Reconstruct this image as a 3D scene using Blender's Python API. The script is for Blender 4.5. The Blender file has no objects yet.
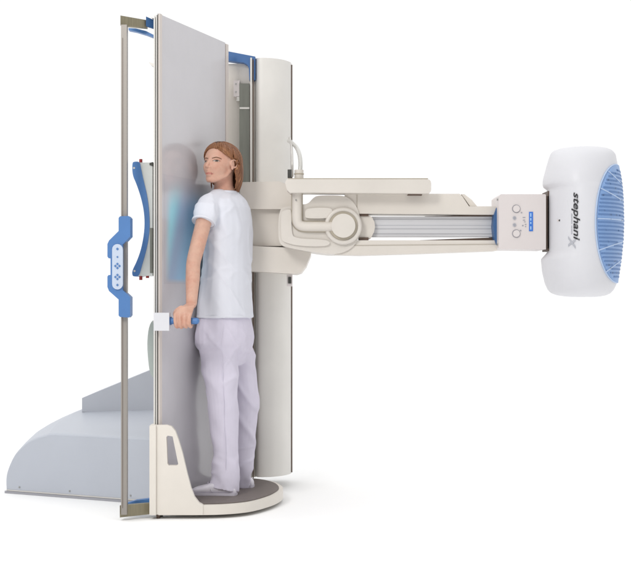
import bpy, bmesh, math, random
from mathutils import Vector, Matrix, noise
random.seed(4)
R = math.radians
COL = bpy.context.scene.collection
F, D, CX, CY, CZ = 1350.0, 6.5, 315.5, 294.0, 1.02   # lens in photo pixels, camera distance, centre, height

def P(px, py, Y=0.0):
    k = (Y + D) / F
    return Vector(((px - CX) * k, Y, CZ - (py - CY) * k))

# ---------------------------------------------------------------- materials
def lin(c):
    return tuple(((v/255)/12.92 if v/255 <= .04045 else (((v/255)+.055)/1.055)**2.4) for v in c)

def mat(name, rgb, rough=.45, metal=0, var=.03, vscale=6, bump=0, bscale=200, coat=0, spec=.5, sss=0, stretch=None):
    m = bpy.data.materials.new(name); m.use_nodes = True
    nt = m.node_tree; b = nt.nodes['Principled BSDF']; L = nt.links.new
    b.inputs['Roughness'].default_value = rough
    b.inputs['Metallic'].default_value = metal
    b.inputs['Specular IOR Level'].default_value = spec
    b.inputs['Coat Weight'].default_value = coat
    b.inputs['Coat Roughness'].default_value = .12
    if sss:
        b.inputs['Subsurface Weight'].default_value = sss
        b.inputs['Subsurface Radius'].default_value = (.012, .005, .003)
        b.inputs['Subsurface Scale'].default_value = 1
    tc = nt.nodes.new('ShaderNodeTexCoord')
    mp = nt.nodes.new('ShaderNodeMapping'); L(tc.outputs['Object'], mp.inputs['Vector'])
    if stretch: mp.inputs['Scale'].default_value = stretch
    n = nt.nodes.new('ShaderNodeTexNoise'); n.inputs['Scale'].default_value = vscale
    n.inputs['Detail'].default_value = 5; L(mp.outputs[0], n.inputs['Vector'])
    cr = nt.nodes.new('ShaderNodeValToRGB')
    cr.color_ramp.elements[0].position = .3; cr.color_ramp.elements[1].position = .7
    cr.color_ramp.elements[0].color = tuple(max(0, v*(1-var)) for v in rgb) + (1,)
    cr.color_ramp.elements[1].color = tuple(min(1, v*(1+var)) for v in rgb) + (1,)
    L(n.outputs[0], cr.inputs[0]); L(cr.outputs[0], b.inputs['Base Color'])
    mr = nt.nodes.new('ShaderNodeMapRange'); L(n.outputs[0], mr.inputs[0])
    mr.inputs[3].default_value = rough*.9; mr.inputs[4].default_value = min(1, rough*1.15)
    L(mr.outputs[0], b.inputs['Roughness'])
    if bump:
        n2 = nt.nodes.new('ShaderNodeTexNoise'); n2.inputs['Scale'].default_value = bscale
        n2.inputs['Detail'].default_value = 3; L(mp.outputs[0], n2.inputs['Vector'])
        bp = nt.nodes.new('ShaderNodeBump'); bp.inputs['Strength'].default_value = bump
        bp.inputs['Distance'].default_value = .002
        L(n2.outputs[0], bp.inputs['Height']); L(bp.outputs[0], b.inputs['Normal'])
    return m

M = {}
M['beige']  = mat('beige plastic', (.655,.61,.555), .42, bump=.08, bscale=350)
M['cream']  = mat('cream plastic', (.71,.665,.605), .42, bump=.08, bscale=350)
M['ivory']  = mat('ivory housing', (.645,.605,.555), .38, bump=.06, bscale=350)
M['colcov'] = mat('column cover', (.735,.715,.68), .4, bump=.05, bscale=300)
M['groove'] = mat('tan groove', (.42,.375,.30), .5)
M['white']  = mat('white plastic', (.655,.655,.685), .4, spec=.35, var=.015, bump=.04, bscale=300)
M['box']    = mat('warm white plastic', (.66,.61,.60), .4, var=.015, bump=.05, bscale=300)
M['blue']   = mat('blue plastic', (.068,.18,.42), .4, var=.06, bump=.06, bscale=300)
M['bluef']  = mat('frame blue', (.04,.125,.32), .42)
M['blued']  = mat('dark blue rubber', (.035,.11,.27), .5)
M['grille'] = mat('grille blue', (.21,.35,.62), .4)
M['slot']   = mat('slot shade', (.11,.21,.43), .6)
M['spoke']  = mat('spoke pale', (.42,.54,.74), .4)
M['khaki']  = mat('brushed khaki aluminium', (.27,.24,.165), .42, metal=.45, stretch=(1,1,.05), vscale=200, var=.12)
M['barl']   = mat('brushed warm aluminium', (.31,.285,.26), .42, metal=.3, stretch=(1,1,.02), vscale=40, var=.06)
M['silver'] = mat('silver rail', (.66,.66,.68), .4, metal=.25, stretch=(.03,1,1), vscale=80, var=.03)
M['alu']    = mat('pale aluminium', (.62,.60,.57), .35, metal=.5)
M['dark']   = mat('dark slot', (.05,.05,.045), .6)
M['brown']  = mat('brown metal', (.11,.07,.05), .5)
M['moss']   = mat('grey recess metal', (.17,.175,.15), .5, stretch=(1,1,.1), vscale=60, var=.1)
M['panel']  = mat('table top laminate', (.54,.525,.55), .15, var=.02, coat=.2, spec=.6)
M['frame']  = mat('panel frame', (.62,.56,.52), .35, var=.02)
M['base']   = mat('blue grey housing', (.45,.475,.53), .42, var=.025, vscale=3, bump=.06, bscale=300)
M['base2']  = mat('grey housing', (.47,.49,.54), .45, var=.025, vscale=3)
M['glass']  = mat('pale green shell', (.52,.58,.555), .25)
M['hous']   = mat('pale grey housing', (.60,.62,.60), .35)
M['mat']    = mat('brown rubber mat', (.15,.125,.115), .55, var=.12, vscale=40, bump=.35, bscale=500)
M['red']    = mat('red knob', (.35,.03,.03), .4)
M['black']  = mat('black ink', (.012,.012,.015), .5)
M['ink']    = mat('grey ink', (.33,.33,.36), .5)
M['inkl']   = mat('pale grey ink', (.42,.43,.47), .5)
M['lcd']    = mat('blue display', (.05,.18,.60), .2)
M['lcdt']   = mat('display text', (.35,.55,.80), .3)
M['pad']    = mat('pale keypad', (.50,.57,.69), .35)
M['shirt']  = mat('white jersey', (.70,.71,.77), .85, var=.02, bump=.25, bscale=700, spec=.2)
M['trous']  = mat('pale lilac cotton', (.64,.605,.705), .9, var=.03, vscale=12, bump=.3, bscale=700, spec=.15)
M['shoe']   = mat('lilac white shoe', (.70,.67,.73), .55, var=.04, vscale=30)
M['sole']   = mat('sole', (.52,.49,.55), .6)
M['lip']    = mat('lips', (.46,.18,.145), .4, sss=.1)
M['eyew']   = mat('eye white', (.42,.39,.37), .15)
M['iris']   = mat('iris', (.035,.035,.03), .1)
M['brow']   = mat('eyebrow hair', (.13,.06,.03), .8)
M['nail']   = mat('nail', (.62,.36,.30), .3)
M['screw']  = mat('steel screw', (.35,.35,.34), .3, metal=.8)

def skin_mat():
    m = mat('skin', (.60,.365,.275), .52, var=.05, vscale=35, bump=.22, bscale=260, sss=.10, spec=.4)
    nt = m.node_tree; b = nt.nodes['Principled BSDF']; old = b.inputs['Base Color'].links[0].from_socket
    tc = nt.nodes.new('ShaderNodeTexCoord'); n = nt.nodes.new('ShaderNodeTexNoise'); n.inputs['Scale'].default_value = 14; n.inputs['Detail'].default_value = 6; n.inputs['Roughness'].default_value = .7
    nt.links.new(tc.outputs['Object'], n.inputs['Vector'])
    mr = nt.nodes.new('ShaderNodeMapRange'); mr.inputs[1].default_value = .42; mr.inputs[2].default_value = .72; mr.inputs[4].default_value = .75
    nt.links.new(n.outputs[0], mr.inputs[0])
    mx = nt.nodes.new('ShaderNodeMix'); mx.data_type = 'RGBA'; mx.inputs[7].default_value = (.52,.235,.165,1)
    nt.links.new(mr.outputs[0], mx.inputs[0]); nt.links.new(old, mx.inputs[6]); nt.links.new(mx.outputs[2], b.inputs['Base Color'])
    return m
M['skin'] = skin_mat()

def hair_mat():
    m = bpy.data.materials.new('auburn hair'); m.use_nodes = True
    nt = m.node_tree; b = nt.nodes['Principled BSDF']; L = nt.links.new
    b.inputs['Roughness'].default_value = .5
    at = nt.nodes.new('ShaderNodeUVMap')
    mp = nt.nodes.new('ShaderNodeMapping'); mp.inputs['Scale'].default_value = (110, 1.0, 1)
    L(at.outputs[0], mp.inputs[0])
    n = nt.nodes.new('ShaderNodeTexNoise'); n.inputs['Scale'].default_value = 2.0; n.inputs['Detail'].default_value = 4
    L(mp.outputs[0], n.inputs['Vector'])
    cr = nt.nodes.new('ShaderNodeValToRGB'); e = cr.color_ramp.elements
    e[0].position = .3; e[0].color = (.085,.028,.011,1)
    e[1].position = .72; e[1].color = (.47,.225,.095,1)
    k = cr.color_ramp.elements.new(.5); k.color = (.21,.078,.029,1)
    L(n.outputs[0], cr.inputs[0]); L(cr.outputs[0], b.inputs['Base Color'])
    bp = nt.nodes.new('ShaderNodeBump'); bp.inputs['Strength'].default_value = .35; bp.inputs['Distance'].default_value = .002
    L(n.outputs[0], bp.inputs['Height']); L(bp.outputs[0], b.inputs['Normal'])
    return m
M['hair'] = hair_mat()

def painted_glow_mat():   # cyan glow and reflection painted into the colour as diagonal bands
    m = bpy.data.materials.new('painted cyan glow'); m.use_nodes = True
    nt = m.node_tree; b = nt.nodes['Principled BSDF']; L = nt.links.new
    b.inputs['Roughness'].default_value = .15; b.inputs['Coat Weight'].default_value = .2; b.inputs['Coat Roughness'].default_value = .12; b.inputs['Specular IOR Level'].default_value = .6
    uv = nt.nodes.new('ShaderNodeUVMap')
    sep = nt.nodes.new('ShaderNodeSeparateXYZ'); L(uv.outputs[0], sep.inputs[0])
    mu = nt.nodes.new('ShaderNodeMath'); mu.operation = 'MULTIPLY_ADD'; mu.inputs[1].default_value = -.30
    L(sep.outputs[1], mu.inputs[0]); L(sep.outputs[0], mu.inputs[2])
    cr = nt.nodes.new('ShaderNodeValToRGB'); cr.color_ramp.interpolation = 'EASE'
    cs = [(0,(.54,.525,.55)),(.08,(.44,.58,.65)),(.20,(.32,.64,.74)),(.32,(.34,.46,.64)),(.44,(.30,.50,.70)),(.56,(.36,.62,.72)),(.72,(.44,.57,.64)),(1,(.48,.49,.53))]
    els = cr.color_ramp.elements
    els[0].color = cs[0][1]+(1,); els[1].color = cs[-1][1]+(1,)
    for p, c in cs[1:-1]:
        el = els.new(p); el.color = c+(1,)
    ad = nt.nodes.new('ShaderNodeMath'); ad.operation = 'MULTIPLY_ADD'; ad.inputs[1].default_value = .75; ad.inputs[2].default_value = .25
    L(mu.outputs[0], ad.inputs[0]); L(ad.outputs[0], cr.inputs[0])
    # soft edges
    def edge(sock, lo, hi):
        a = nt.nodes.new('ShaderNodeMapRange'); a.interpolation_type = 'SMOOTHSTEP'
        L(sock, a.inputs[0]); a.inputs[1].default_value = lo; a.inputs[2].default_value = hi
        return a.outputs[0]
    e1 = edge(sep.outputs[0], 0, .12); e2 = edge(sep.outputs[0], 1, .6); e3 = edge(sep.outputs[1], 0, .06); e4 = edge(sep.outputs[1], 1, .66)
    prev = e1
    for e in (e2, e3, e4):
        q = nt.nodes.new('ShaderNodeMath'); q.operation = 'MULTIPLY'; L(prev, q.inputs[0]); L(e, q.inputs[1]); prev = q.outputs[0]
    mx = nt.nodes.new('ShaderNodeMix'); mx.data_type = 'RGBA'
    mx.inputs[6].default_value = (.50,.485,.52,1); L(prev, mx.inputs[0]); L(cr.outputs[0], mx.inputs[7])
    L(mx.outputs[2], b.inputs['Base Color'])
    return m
M['glow_paint'] = painted_glow_mat()

# ---------------------------------------------------------------- mesh helpers
def link(name, me, parent=None, m=None, label=None):
    me.name = name
    o = bpy.data.objects.new(name, me); COL.objects.link(o)
    if m is not None:
        me.materials.clear(); me.materials.append(m)
    if parent: o.parent = parent
    if label: o['label'] = label
    return o

def finish(bm, name, m, parent=None, bev=0, seg=3, label=None, ang=35, wn=True):
    if bev:
        es = [e for e in bm.edges if len(e.link_faces) == 2 and e.calc_face_angle(0) > R(28)]
        bmesh.ops.bevel(bm, geom=es, offset=bev, segments=seg, profile=.5, affect='EDGES', clamp_overlap=True)
    bmesh.ops.recalc_face_normals(bm, faces=bm.faces)
    me = bpy.data.meshes.new(name); bm.to_mesh(me); bm.free()
    for p in me.polygons: p.use_smooth = True
    me.set_sharp_from_angle(angle=R(ang))
    o = link(name, me, parent, m, label)
    if wn:
        w = o.modifiers.new('wn', 'WEIGHTED_NORMAL'); w.keep_sharp = True
    return o

def add_prism(bm, pts, y0, y1, shift=(0,0,0)):
    """pts: Vectors (X,_,Z) outline; extruded from y0 to y1 (real depth)"""
    s = Vector(shift)
    a = [bm.verts.new((p[0], y0, p[2] if len(p) == 3 else p[1])) for p in pts]
    b = [bm.verts.new((p[0]+s[0], y1, (p[2] if len(p) == 3 else p[1])+s[2])) for p in pts]
    n = len(pts)
    bm.faces.new(a); bm.faces.new(b[::-1])
    for i in range(n):
        bm.faces.new((a[i], b[i], b[(i+1) % n], a[(i+1) % n]))

def smooth_outline(pts, it=2):
    for _ in range(it):
        q = []
        n = len(pts)
        for i in range(n):
            a, b = pts[i], pts[(i+1) % n]
            q.append(tuple(a[k]*.75+b[k]*.25 for k in range(len(a))))
            q.append(tuple(a[k]*.25+b[k]*.75 for k in range(len(a))))
        pts = q
    return pts

def pprism(name, px, yref, y1, m, parent, bev=.004, seg=3, label=None, it=0):
    """outline given as photo px at the front depth yref"""
    if it: px = smooth_outline(px, it)
    bm = bmesh.new()
    add_prism(bm, [P(a, b, yref) for a, b in px], yref, y1)
    return finish(bm, name, m, parent, bev, seg, label)

def pbox(name, x0, y0, x1, y1, ya, yb, m, parent, bev=.003, seg=3, label=None):
    return pprism(name, [(x0,y0),(x1,y0),(x1,y1),(x0,y1)], ya, yb, m, parent, bev, seg, label)

def obox(bm, o, ax, ay, az):
    """box from corner o with edge vectors"""
    o = Vector(o); ax, ay, az = Vector(ax), Vector(ay), Vector(az)
    v = [bm.verts.new(o + ax*i + ay*j + az*k) for i in (0,1) for j in (0,1) for k in (0,1)]
    for f in ((0,1,3,2),(4,6,7,5),(0,4,5,1),(2,3,7,6),(0,2,6,4),(1,5,7,3)):
        bm.faces.new([v[i] for i in f])

def loft(bm, rings, cap=True):
    """rings: list of (centre, A, B) or (centre, A, B, power)"""
    n = 24; prev = None; first = None
    for r in rings:
        c, A, B = Vector(r[0]), Vector(r[1]), Vector(r[2])
        pw = r[3] if len(r) > 3 else 1
        cur = []
        for i in range(n):
            t = 2*math.pi*i/n
            cs, sn = math.cos(t), math.sin(t)
            cs = math.copysign(abs(cs)**pw, cs); sn = math.copysign(abs(sn)**pw, sn)
            cur.append(bm.verts.new(c + A*cs + B*sn))
        if prev:
            for i in range(n):
                bm.faces.new((prev[i], prev[(i+1)%n], cur[(i+1)%n], cur[i]))
        else: first = cur
        prev = cur
    if cap:
        bm.faces.new(first[::-1]); bm.faces.new(prev)

def tube(bm, pts, rad, n=16, ball=True):
    pts = [Vector(p) for p in pts]
    if not isinstance(rad, (list, tuple)): rad = [rad]*len(pts)
    prev = None; first = None; up = None
    seq = []
    for i, p in enumerate(pts):
        d = (pts[min(i+1, len(pts)-1)] - pts[max(i-1, 0)]).normalized()
        seq.append((p, d, rad[i]))
    if ball:
        p, d, r = seq[0]; q, e, s = seq[-1]
        seq = [(p-d*r*.9, d, r*.35), (p-d*r*.6, d, r*.8)] + seq + [(q+e*s*.6, e, s*.8), (q+e*s*.9, e, s*.35)]
    for p, d, r in seq:
        if up is None:
            up = d.orthogonal().normalized()
        up = (up - d*up.dot(d)).normalized()
        s = d.cross(up)
        cur = [bm.verts.new(p + up*r*math.cos(2*math.pi*k/n) + s*r*math.sin(2*math.pi*k/n)) for k in range(n)]
        if prev:
            for k in range(n): bm.faces.new((prev[k], prev[(k+1)%n], cur[(k+1)%n], cur[k]))
        else: first = cur
        prev = cur
    bm.faces.new(first[::-1]); bm.faces.new(prev)

def catmull(pts, sub=6):
    pts = [Vector(p) for p in pts]; out = []
    for i in range(len(pts)-1):
        p0 = pts[max(i-1,0)]; p1 = pts[i]; p2 = pts[i+1]; p3 = pts[min(i+2,len(pts)-1)]
        for k in range(sub):
            t = k/sub
            out.append(.5*((2*p1)+(-p0+p2)*t+(2*p0-5*p1+4*p2-p3)*t*t+(-p0+3*p1-3*p2+p3)*t**3))
    out.append(pts[-1]); return out

def ell(bm, c, r, rot=None, seg=24):
    mt = Matrix.Translation(Vector(c))
    if rot is not None: mt = mt @ rot.to_4x4()
    mt = mt @ Matrix.Diagonal((r[0], r[1], r[2], 1))
    bmesh.ops.create_uvsphere(bm, u_segments=seg, v_segments=seg//2, radius=1, matrix=mt)

def remesh(bm, voxel, smooth_it=3, fac=.5):
    bmesh.ops.recalc_face_normals(bm, faces=bm.faces)
    me = bpy.data.meshes.new('tmp'); bm.to_mesh(me); bm.free()
    o = bpy.data.objects.new('tmp', me); COL.objects.link(o)
    r = o.modifiers.new('r', 'REMESH'); r.mode = 'VOXEL'; r.voxel_size = voxel; r.adaptivity = 0
    s = o.modifiers.new('s', 'SMOOTH'); s.iterations = smooth_it; s.factor = fac
    dg = bpy.context.evaluated_depsgraph_get(); dg.update()
    out = bpy.data.meshes.new_from_object(o.evaluated_get(dg))
    bpy.data.objects.remove(o); bpy.data.meshes.remove(me)
    for p in out.polygons: p.use_smooth = True
    return out

def cyl(bm, a, b, r, n=32):
    a, b = Vector(a), Vector(b); d = (b-a).normalized(); u = d.orthogonal().normalized(); v = d.cross(u)
    A = [bm.verts.new(a+u*r*math.cos(2*math.pi*k/n)+v*r*math.sin(2*math.pi*k/n)) for k in range(n)]
    B = [bm.verts.new(b+u*r*math.cos(2*math.pi*k/n)+v*r*math.sin(2*math.pi*k/n)) for k in range(n)]
    bm.faces.new(A[::-1]); bm.faces.new(B)
    for k in range(n): bm.faces.new((A[k],A[(k+1)%n],B[(k+1)%n],B[k]))

def torus(bm, c, ax, R0, r, n=48, m=12, arc=(0, 2*math.pi)):
    c = Vector(c); ax = Vector(ax).normalized(); u = ax.orthogonal().normalized()
    v = ax.cross(u)
    full = abs(arc[1]-arc[0]-2*math.pi) < 1e-4
    pts = []
    for i in range(n if full else n+1):
        t = arc[0]+(arc[1]-arc[0])*i/n
        d = u*math.cos(t)+v*math.sin(t)
        pts.append([bm.verts.new(c+d*(R0+r*math.cos(2*math.pi*j/m))+ax*r*math.sin(2*math.pi*j/m)) for j in range(m)])
    for i in range(len(pts) if full else len(pts)-1):
        a, b = pts[i], pts[(i+1)%len(pts)]
        for j in range(m): bm.faces.new((a[j],a[(j+1)%m],b[(j+1)%m],b[j]))
    if not full: bm.faces.new(pts[0][::-1]); bm.faces.new(pts[-1])

# ================================================================= floor
bm = bmesh.new()
bmesh.ops.create_grid(bm, x_segments=8, y_segments=8, size=60)
fl = finish(bm, 'floor', mat('white studio floor', (.90,.90,.90), .9, var=.004, spec=.1), wn=False)
fl['kind'] = 'structure'; fl['label'] = 'seamless white studio floor under the machine'

# ================================================================= machine
mach = bpy.data.objects.new('x_ray_machine', None); COL.objects.link(mach)
mach.location = (0, 0, 0)
mach['label'] = 'tall upright beige and blue hospital X-ray table with side arm and round tube head'
mach['category'] = 'X-ray machine'

U = Vector((.34,.94,0)); N = Vector((.94,-.34,0)); Zv = Vector((0,0,1))
A0 = Vector((-.713,-.35,0)); W = .784; TOP = 2.296

# ---- table top (thin face, near edge trims, far edge frame)
bm = bmesh.new()
obox(bm, A0+U*.028+Zv*.03, U*(W-.062), -N*.006, Zv*(TOP-.03))
panel = finish(bm, 'table_top', M['panel'], mach, .0012, 2)
bm = bmesh.new()
obox(bm, A0+U*.05-N*.0075+Zv*.04, U*(W-.08), -N*.024, Zv*(TOP-.05))
finish(bm, 'core', M['ivory'], panel, .002, 2)
bm = bmesh.new()
obox(bm, A0+Zv*.03+N*.003, U*.026, -N*.0065, Zv*(TOP-.028))
finish(bm, 'edge_frame', M['frame'], panel, .001, 2)
bm = bmesh.new()
obox(bm, A0+U*(W-.031)+Zv*.03+N*.003, U*.031, -N*.0065, Zv*(TOP-.035))
finish(bm, 'edge_frame', M['frame'], panel, .001, 2)
bm = bmesh.new()
obox(bm, A0+U*(W-.0335)+Zv*.03-N*.002, U*.002, -N*.003, Zv*(TOP-.03))
finish(bm, 'seam', M['brown'], panel)
def strip(t0, t1, z0, z1, m, back=0, name='side_rail'):
    bm = bmesh.new()
    obox(bm, A0 - N*t0 + U*back + Zv*z0, U*.045, -N*(t1-t0), Zv*(z1-z0))
    return finish(bm, name, m, panel, .0005, 1)
strip(.0040, .0088, .0, TOP+.002, M['dark'], .004, 'slot')
strip(.0088, .0152, .005, TOP-.004, M['alu'], -.002)
strip(.0152, .0205, .01, TOP-.014, M['dark'], .004, 'slot')
strip(.0205, .0270, .01, TOP-.020, M['colcov'], .0)
# lower back body of the table, slightly green curved shell seen beside the rail
bm = bmesh.new()
pr = smooth_outline([(154.5,318),(149,325),(147,342),(148,360),(150,374),(154.5,380)], 2)
add_prism(bm, [P(a,b,-.1) for a,b in pr], -.10, .3)
finish(bm, 'side_shell', M['glass'], mach, .004)
# table back structure (behind the slab)
bm = bmesh.new()
obox(bm, A0+U*.12-N*.032+Zv*.25, U*(W-.26), -N*.05, Zv*1.95)
finish(bm, 'back_rib', M['moss'], mach, .006)
# thin sheet on the table top carrying the painted cyan glow
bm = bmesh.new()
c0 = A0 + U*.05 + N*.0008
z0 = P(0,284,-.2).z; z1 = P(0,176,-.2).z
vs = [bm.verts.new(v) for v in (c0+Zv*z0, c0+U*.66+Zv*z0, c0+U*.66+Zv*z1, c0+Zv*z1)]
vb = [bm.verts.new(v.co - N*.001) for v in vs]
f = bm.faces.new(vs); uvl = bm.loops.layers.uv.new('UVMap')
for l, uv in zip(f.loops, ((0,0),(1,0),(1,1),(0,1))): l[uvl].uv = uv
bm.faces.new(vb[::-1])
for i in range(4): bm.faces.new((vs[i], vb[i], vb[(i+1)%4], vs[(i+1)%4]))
me = bpy.data.meshes.new('painted_glow'); bm.to_mesh(me); bm.free()
link('painted_glow', me, panel, M['glow_paint'], 'pale cyan and blue glow painted on the grey table top')

# ---- outer control frame
def seg_box(name, pa, pb, w, d, m, parent, bev=.002, label=None, shiftdir=None):
    """bar between two points, w across x, d in depth"""
    bm = bmesh.new(); pa, pb = Vector(pa), Vector(pb)
    ax = (pb-pa); dn = ax.normalized()
    s = Vector((0,1,0)); s = (s-dn*s.dot(dn)).normalized(); t = dn.cross(s)
    obox(bm, pa - s*d/2 - t*w/2, ax, s*d, t*w)
    return finish(bm, name, m, parent, bev, 2, label)
b0 = P(124.5,514,-.41); b1 = P(124.5,25.5,-.41)
fr = seg_box('guard_bar', b0, b1, .026, .04, M['barl'], mach, .003, 'brushed aluminium upright bar')
bm = bmesh.new()
for k in (-.0055,):
    obox(bm, b0+Vector((k-.001,-.0212,0.03)), (.002,0,0), (0,.002,0), b1-b0-Vector((0,0,.09)))
finish(bm, 'groove', M['brown'], fr)
# top and bottom members, receding towards the table edge
def member(y0l, y1l, y0r, y1r, m, name, xl=120.2, xr=149.5, Yl=-.42, Yr=-.33):
    bm = bmesh.new()
    q = [P(xl,y0l,Yl),P(xr,y0r,Yr),P(xr,y1r,Yr),P(xl,y1l,Yl)]
    a = [bm.verts.new(v) for v in q]; b = [bm.verts.new(v+Vector((.004,.03,0))) for v in q]
    bm.faces.new(a); bm.faces.new(b[::-1])
    for i in range(4): bm.faces.new((a[i],b[i],b[(i+1)%4],a[(i+1)%4]))
    return finish(bm, name, m, mach, .002, 2)
member(15.5,25.5,20,28, M['khaki'], 'frame_member', 120.4, 146)
member(16.5,26,19.8,28.5, M['blued'], 'frame_bracket', 146, 153.5, -.34, -.31)
member(505.5,517.5,502.5,513.5, M['khaki'], 'frame_member', 119.8, 157)
for pts in ([(128.5,28),(136,28.5),(146,31),(155,35.5),(155,38),(146,34.5),(136,31.5),(128.5,30)],
            [(126,503.5),(136,500.5),(148,499),(151,497.5),(151,502),(140,504),(128,505.5)]):
    bm = bmesh.new(); add_prism(bm, [P(a,b,-.30) for a,b in pts], -.30, -.26)
    finish(bm, 'frame_rail', M['blue'], mach, .002, 2)
for pts in ([(148.5,62),(153.8,63.5),(153.8,66.5),(151,65)], [(150,15.5),(154.5,15.2),(154.5,18.5),(152,18)]):
    bm = bmesh.new(); add_prism(bm, [P(a,b,-.33) for a,b in pts], -.33, -.28)
    finish(bm, 'clip', M['alu'], mach, .001, 1)

# ---- blue handle with keypad on the bar
hp = [(118.6,218),(120,216.3),(128.5,216),(130.2,218),(130.2,236.4),(122.5,244.5),(122.5,290),(130.2,297),(130.2,315.5),(128.5,317.6),(120,317),(118.6,315.5),(118.6,299.5),(109,291),(107.4,287),(107.4,276.5),(108.5,275),(110.5,275),(110.5,258.5),(108.5,258.2),(107.4,256.5),(107.4,244),(109,240.5),(118.6,231)]
hd = pprism('control_handle', hp, -.462, -.382, M['blue'], mach, .003, 3, 'blue cranked handle with pale keypad')
kp = []
for cx, cy, a0 in ((117.4,249.3,180),(117.4,284.2,0)):
    for k in range(9):
        t = R(a0 + k*22.5); kp.append((cx+5.3*math.cos(t), cy+5.3*math.sin(t)))
pad = pprism('keypad', kp, -.470, -.455, M['pad'], hd, .002, 2)
for i, (yy, big) in enumerate(((249,.6),(257,.45),(266,1),(277,1),(285,.55))):
    bm = bmesh.new(); r = .011*big
    c = P(117.4, yy, -.4715)
    def dia(cx, cz, r): 
        add_prism(bm, [(cx-r,0,cz),(cx,0,cz+r),(cx+r,0,cz),(cx,0,cz-r)], -.4717, -.468)
    if big == 1:
        for dx, dz in ((1,0),(-1,0),(0,1),(0,-1)): dia(c.x+dx*.009, c.z+dz*.009, .0062)
    else: dia(c.x, c.z, r)
    finish(bm, 'key', M['blue'], pad)

# ---- blue curved screen unit behind the table edge
bl = [(132.2,163),(134,161.6),(139.5,161.6),(140.5,166),(143,178),(147.5,197),(149.5,215),(149.6,232),(146.5,250),(141.5,267),(139,276.2),(133.5,276.6),(132.2,275),(132.2,270.5),(137,261),(141.5,248),(144.6,230),(144.4,214),(141.5,199),(136.5,184),(132.4,175)]
bm = bmesh.new()
add_prism(bm, [P(a,b,-.27) for a,b in smooth_outline(bl,2)], -.27, -.02)
dev = finish(bm, 'compression_unit', M['blue'], mach, .002, 2, 'blue concave guard beside the table edge')
lt = [(136.5,162.5),(150.5,162.5),(152.5,164),(152.5,275.5),(137,276),(139,268),(144,251),(147,232),(147,214),(145,196),(140,176)]
bm = bmesh.new(); add_prism(bm, [P(a,b,-.265) for a,b in lt], -.265, -.03)
finish(bm, 'housing', M['hous'], dev, .002, 2)
bm = bmesh.new(); add_prism(bm, [P(a,b,-.268) for a,b in ((150,228),(152.6,228),(152.6,273),(150,273))], -.268, -.2)
finish(bm, 'slot', M['moss'], dev, .0005, 1)
bm = bmesh.new(); add_prism(bm, [P(a,b,-.27) for a,b in ((149.5,163),(152.7,162),(152.7,166),(149.5,165))], -.27, -.2)
finish(bm, 'clip', M['dark'], dev)
for x, ya, yb in ((140.8,159.2,162.5),(140.8,276,280),(147.5,275.5,278)):
    bm = bmesh.new(); cyl(bm, P(x,ya,-.2), P(x,yb,-.2), .0075, 20)
    finish(bm, 'knob', M['red'], dev, .001, 1)
for x, y in ((134,168),(134.5,271)):
    bm = bmesh.new(); cyl(bm, P(x,y,-.272), P(x,y,-.26), .005, 16); finish(bm, 'screw', M['alu'], dev)

# ---- base cabinet, left
n0 = Vector((-1.59,.42,0)); BN = Vector((.904,-.428,0)); BU = Vector((.35,.937,0))
# profile in (distance along BN, z): curved left end
prof = [(0,.012),(0,.09),(.03,.165),(.075,.225),(.15,.28),(.245,.312),(.34,.322),(.95,.322)]
pc = [Vector((a,0,b)) for a,b in prof]
pc = catmull(pc, 6)
def shell(bm, scale_z, off, edge):
    return [bm.verts.new(n0 + BN*(p.x*(1) + edge) + BU*off + Zv*(max(.012, p.z*scale_z - 0))) for p in pc]
bm = bmesh.new()
rings = []
for off, sc, ed in ((0,.955,.012),(.004,.975,.006),(.012,.99,.002),(.03,1.0,-.004),(.15,1.02,-.065),(.3,1.06,-.13),(.45,1.10,-.175),(.6,1.14,-.21),(.78,1.18,-.245),(.93,1.21,-.27),(.99,1.20,-.26),(1.02,1.1,-.22)):
    rings.append(shell(bm, sc, off, ed))
for a, b in zip(rings, rings[1:]):
    for i in range(len(a)-1): bm.faces.new((a[i],a[i+1],b[i+1],b[i]))
# front and back faces
for rg, flip in ((rings[0], False), (rings[-1], True)):
    last = bm.verts.new(Vector((rg[-1].co.x, rg[-1].co.y, .012)))
    fv = rg + [last]
    bm.faces.new(fv[::-1] if flip else fv)
base = finish(bm, 'base_cabinet', M['base'], mach, 0, label='low blue grey base housing with rounded end', ang=40)
# skirt + screws
bm = bmesh.new(); obox(bm, n0+BN*.0-BU*.006+Zv*.0, BN*.95, BU*.02, Zv*.012)
finish(bm, 'skirt', M['ink'], base, .001, 1)
bm = bmesh.new(); obox(bm, n0+BN*.01-BU*.004+Zv*.0135, BN*.93, BU*.008, Zv*.006)
finish(bm, 'edge_trim', M['alu'], base, .001, 1)
for t in (.09,.40,.76):
    bm = bmesh.new(); c = n0+BN*t+Zv*.035; cyl(bm, c-BU*.003, c+BU*.004, .0045, 16)
    finish(bm, 'screw', M['screw'], base)
# sloped rear housing
bm = bmesh.new()
q = [P(82,398,.95),P(154,368.5,.95),P(175,368.5,.95),P(175,412,.95),P(82,412,.95)]
add_prism(bm, q, .95, 1.5)
finish(bm, 'rear_housing', M['base2'], mach, .004, 3, 'grey rear housing with sloped top')

# ---- hand grip on the near side of the table
gx = P(169.2,0,-.40).x
gr = pbox('hand_grip', 153.6, 312.8, 169.2, 330.7, -.405, -.342, M['white'], mach, .003, 3, 'white clamp block with blue grip bar')
gz = P(0,321,-.40).z
G0 = Vector((gx-.005,-.375,gz)); GD = Vector((.985,-.17,0)).normalized()
bm = bmesh.new(); tube(bm, [G0, G0+GD*.02, G0+GD*.13], [.0145,.0145,.0145], 24)
finish(bm, 'grip_bar', M['blue'], gr)
bm = bmesh.new(); cyl(bm, G0, G0+GD*.012, .019, 24); finish(bm, 'collar', M['blue'], gr, .002, 2)

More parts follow.
